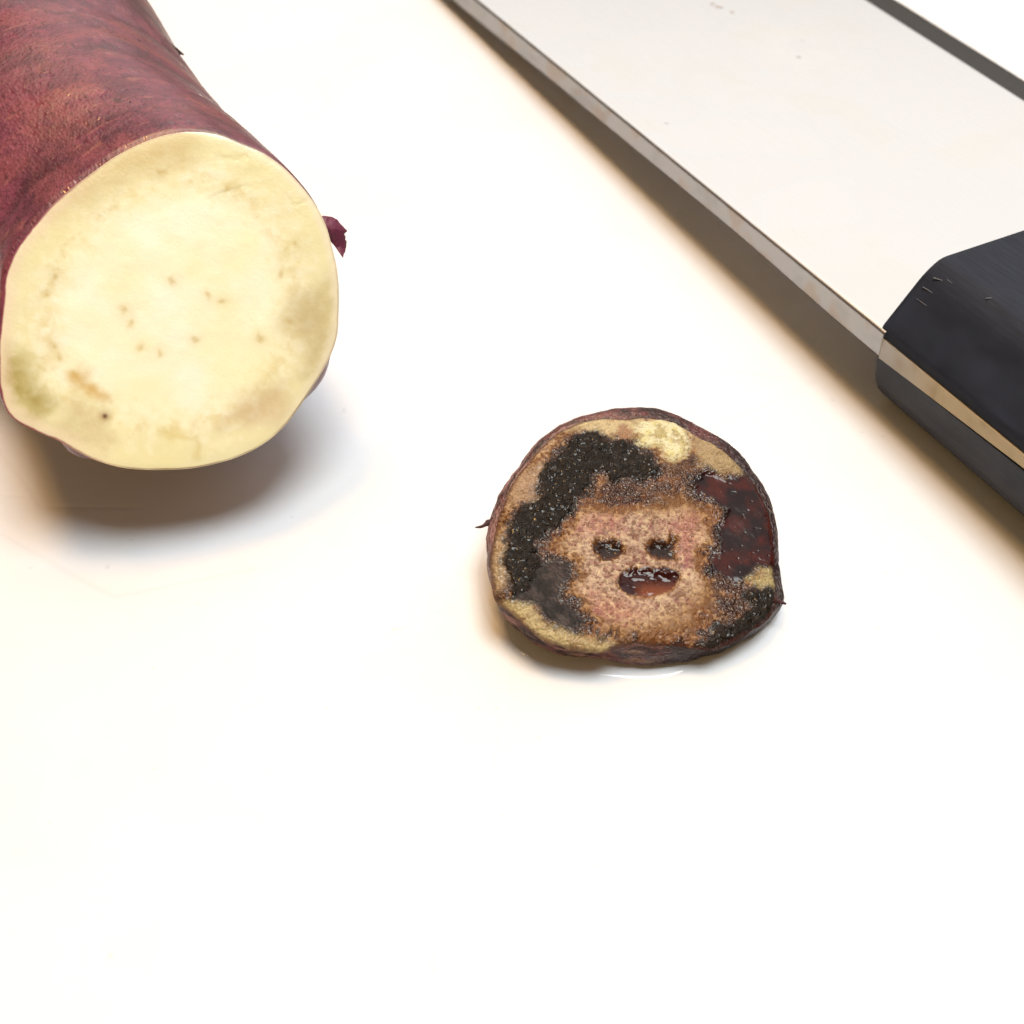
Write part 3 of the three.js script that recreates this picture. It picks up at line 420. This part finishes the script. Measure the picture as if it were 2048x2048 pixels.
    const m = R.mouth(vx, vy); h -= 0.2 * sm(0.6, -0.8, m) * lerp(1, 0.4, sm(-5.2, -6.6, y)); if (m < -0.2) h = lerp(h, -0.16 - 0.04 * sm(-6, -4, y) + 0.26 * Math.exp(-(((x - 2.6) / 1.1) ** 2) - (((y + 3.6 + 0.15 * Math.sin(x * 5)) / 0.4) ** 2)) + 0.02 * Math.exp(-(((x + 0.2) / 0.8) ** 2) - (((y + 4) / 0.35) ** 2)) + 0.06 * (fbm(x * 1.6, y * 3, 211, 2) - 0.5), sm(-0.2, -0.6, m));
    return h - (0.5 - 0.35 * bg) * Math.exp(-rim / 0.3);
  };
  const O = V3(at.x, 5.6, at.z), put3 = (x, y, h) => O.clone().addScaledVector(U, x).addScaledVector(V, y).addScaledVector(n, h).sub(at);
  const NR = 150, NA = 480, rag = (th, s) => 0.16 * (fbm(Math.cos(th) * 9 + 20, Math.sin(th) * 9 + 20, s, 3) - 0.5) * 2;
  const fr = (th) => wrapR(Fr, th) + rag(th, 301);
  const fg = grid(NR, NA, (j, i) => {
    const th = (i % NA) / NA * 2 * Math.PI, r = fr(th) * (1 - (1 - j / (NR - 1)) ** 1.25), x = r * Math.cos(th), y = r * Math.sin(th), p = put3(x, y, top(x, y));
    return [p.x, p.y, p.z, x / RR / 2 + 0.5, y / RR / 2 + 0.5];
  });
  // the face is one surface; what is burnt, sunken or syrupy is cut out of it as parts
  const px = fg.attributes.uv, kinds = { flesh: [], char_crust: [], caramelised_patch: [], pit_l: [], pit_r: [], syrup_pool: [] }, ix = fg.index.array;
  for (let k = 0; k < ix.length; k += 3) {
    let x = 0, y = 0; for (let q = 0; q < 3; q++) { x += (px.getX(ix[k + q]) * 2 - 1) * RR / 3; y += (px.getY(ix[k + q]) * 2 - 1) * RR / 3; }
    const [wx, wy] = warp(x, y, 0.55), [vx, vy] = warp(x, y, 0.16), kind = R.mouth(vx, vy) < 0 ? 'syrup_pool' : R.eyeL(vx, vy) < 0 ? 'pit_l' : R.eyeR(vx, vy) < 0 ? 'pit_r' : Math.min(R.charArc(wx, wy), R.charRight(wx, wy), R.charLow(wx, wy)) < 0 ? 'char_crust' : R.burg(wx, wy) < 0 ? 'caramelised_patch' : 'flesh';
    kinds[kind].push(ix[k], ix[k + 1], ix[k + 2]);
  }
  const cut = (list) => { const map = new Map(), out = [[], [], []], idx = list.map((v) => { if (!map.has(v)) { map.set(v, map.size); ['position', 'normal', 'uv'].forEach((a, q) => { const A = fg.attributes[a]; out[q].push(A.getX(v), A.getY(v)); if (q < 2) out[q].push(A.getZ(v)); }); } return map.get(v); }); const g = new THREE.BufferGeometry(); ['position', 'normal', 'uv'].forEach((a, q) => g.setAttribute(a, new THREE.Float32BufferAttribute(out[q], q < 2 ? 3 : 2))); g.setIndex(idx); return g; };
  const base = { map: t.map, roughnessMap: t.roughnessMap, bumpMap: t.bumpMap, bumpScale: 0.0004, side: THREE.DoubleSide };
  const dry = phy({ ...base, specularIntensity: 0.8 }), gritty = phy({ ...base, bumpScale: 0.0004, specularIntensity: 0.45 }), wet = phy({ ...base, bumpScale: 0.00018, specularIntensity: 0.5 });
  const flesh = mesh('flesh', cut(kinds.flesh), dry, root, 'roasted tan and pink flesh of the cut face');
  mesh('char_crust', cut(kinds.char_crust), gritty, root, 'gritty black charred crust'); mesh('caramelised_patch', cut(kinds.caramelised_patch), wet, root, 'glossy burgundy-brown caramelised patch');
  mesh('pit', cut(kinds.pit_l), wet, root); mesh('pit_001', cut(kinds.pit_r), wet, root); mesh('syrup_pool', cut(kinds.syrup_pool), wet, root, 'shiny brown syrup pool like a mouth');
  // skin: from the face over the widest ring down and in to the board
  const sr = (th) => wrapR(Sr, th) + rag(th, 311) * 1.1, drop = (th) => 1.4 + 1.1 * Math.max(0, -Math.sin(th));
  const NS = 44, sg = grid(NS, NA, (j, i) => {
    const th = (i % NA) / NA * 2 * Math.PI, c = Math.cos(th), s = Math.sin(th), f = j / (NS - 1), F = fr(th), Sx = sr(th), d = drop(th);
    const x0 = F * c, y0 = F * s, h0 = top(x0, y0) + 0.03; let r, h, p;
    const bump = 0.16 * (fbm(c * 20 + 50, s * 20 + f * 8, 321, 3) - 0.5);
    if (f < 0.4) { const q = f / 0.4; r = lerp(F, Sx, Math.sin(q * Math.PI / 2)) + bump * q; h = lerp(h0, -d, 1 - Math.cos(q * Math.PI / 2)); p = put3(r * c, r * s, h); }
    else {
      const q = (f - 0.4) / 0.6, a = put3(Sx * c, Sx * s, -d), inset = 0.80 + 0.1 * sm(-0.2, 0.8, -s) , b = put3(Sx * inset * c, Sx * inset * s, -d); b.y = 0.04;
      const e = q < 0.8 ? q / 0.8 : 1; p = a.clone().lerp(b, e); const bul = Math.sin(e * Math.PI) * 0.5 + bump; p.x += c * bul; p.z -= s * bul; p.y = Math.max(0.04, lerp(a.y, 0.04, Math.sin(e * Math.PI / 2) * 0.3 + e * 0.7));
      if (q > 0.8) { const w = (q - 0.8) / 0.2; p.lerp(V3(0, 0.04, 0), w); }
    }
    return [p.x, p.y, p.z, th / (2 * Math.PI), f];
  });
  const skt = bake(1024, 128, (u, v) => {
    const a = u * 84, b = v * 8, f = fbm(a * 1.1, b * 1.4, 3, 4), g = vn(a * 4, b * 4, 5), s = Math.sin(u * 2 * Math.PI), c0 = Math.cos(u * 2 * Math.PI);
    let c = mixc(C(104, 52, 50), C(50, 26, 26), sm(0.3, 0.7, f)); c = mixc(c, C(164, 132, 98), 0.55 * sm(0.5, 0.7, fbm(a * 0.35, b * 1.2, 15, 3)) * sm(0.1, -0.5, s)); c = mixc(c, C(166, 118, 112), 0.8 * sm(0.42, 0.68, fbm(a * 0.5, b * 2.5, 9, 3)) * sm(0.3, -0.6, c0)); c = mixc(c, C(40, 16, 18), 0.95 * sm(0.0, 0.4, c0) * sm(0.95, 0.6, s)); c = mixc(c, C(150, 120, 96), 0.5 * sm(0.12, 0, v) * f * sm(0.4, -0.2, c0));
    return { c: sc3(sc3(c, 0.75 + 0.5 * g), 0.72), r: 0.32 + 0.3 * f, h: 0.5 * g + 0.5 * f };
  }, 'crh', true);
  mesh('skin', sg, phy({ map: skt.map, roughnessMap: skt.roughnessMap, bumpMap: skt.bumpMap, bumpScale: 0.0003, side: THREE.DoubleSide, sheen: 0.4, sheenColor: new THREE.Color().setRGB(0.4, 0.33, 0.35), sheenRoughness: 0.5 }), root);
  // stray bits of skin: a rootlet on the left, a curled shred at the lower left, fibres along the lower rim
  const tube = (name, ptsL, r0, r1, m, flat = 1) => {
    const cv = new THREE.CatmullRomCurve3(ptsL.map((p) => put3(...p).multiplyScalar(MM))), g = new THREE.TubeGeometry(cv, 24, MM, 8), p = g.attributes.position;
    for (let i = 0; i < p.count; i++) { const k = Math.floor(i / 9) / 24, c = cv.getPointAt(k), w = lerp(r0, r1, k) * (0.8 + 0.4 * vn(k * 9, 2, 7)); p.setXYZ(i, lerp(c.x, p.getX(i), w), c.y + (p.getY(i) - c.y) * w * flat, lerp(c.z, p.getZ(i), w)); }
    g.computeVertexNormals(); return mesh(name, g, m, root);
  };
  const dk = std({ color: new THREE.Color().setRGB(0.05, 0.016, 0.02), roughness: 0.7 });
  tube('rootlet', [[-12.0, 1.6, -1.2], [-12.9, 1.2, -1.1], [-13.5, 0.7, -1.0], [-14.1, 0.5, -0.9]], 0.45, 0.06, dk);
  tube('fibre_001', [[11.9, -5.2, -0.6], [12.9, -5.8, -0.5], [13.5, -6.1, -0.4]], 0.45, 0.08, dk);
}

// ---------------------------------------------------------------- thin film of juice that has run out round the slice
{
  const px = [[-3.2, 10], [-2.0, 14.0], [0.6, 17.4], [4.0, 18.7], [8, 19.8], [12.4, 20.1], [15.2, 19.2], [19, 16], [22, 10], [20, 0], [12, -6], [3, -4], [-1.6, 1.5], [-2.9, 5.6]];
  const cv = new THREE.CatmullRomCurve3(px.map(([x, z]) => V3(x, 0, z)), true), c0 = V3(9.5, 0, 8), NA = 160, NR = 22;
  const edge = cv.getSpacedPoints(NA), H = 0.3;
  const geom = grid(NR, NA, (j, i) => {
    const e = edge[i % NA], f = j / (NR - 1), k = f < 0.3 ? f / 0.3 * 0.94 : 0.94 + 0.06 * (f - 0.3) / 0.7, rim = (1 - k) / 0.06, h = H * Math.sqrt(Math.max(0, 1 - (1 - Math.min(1, rim)) ** 2));
    const w = 1 + 0.012 * (fbm(i * 0.13, 2, 5, 2) - 0.5); return [lerp(c0.x, e.x, k * w) - c0.x, 0.02 + h, lerp(c0.z, e.z, k * w) - c0.z, k, i / NA];
  });
  const m = mesh('juice_puddle', geom, phy({ color: 0xffffff, transmission: 1, thickness: 0, roughness: 0.03, ior: 1.33 }));
  m.position.set(c0.x * MM, 0, c0.z * MM);
  m.userData = { label: 'thin clear puddle of juice under the burnt slice, with a bright curved rim', category: 'puddle' };
}

renderer.render(scene, camera);
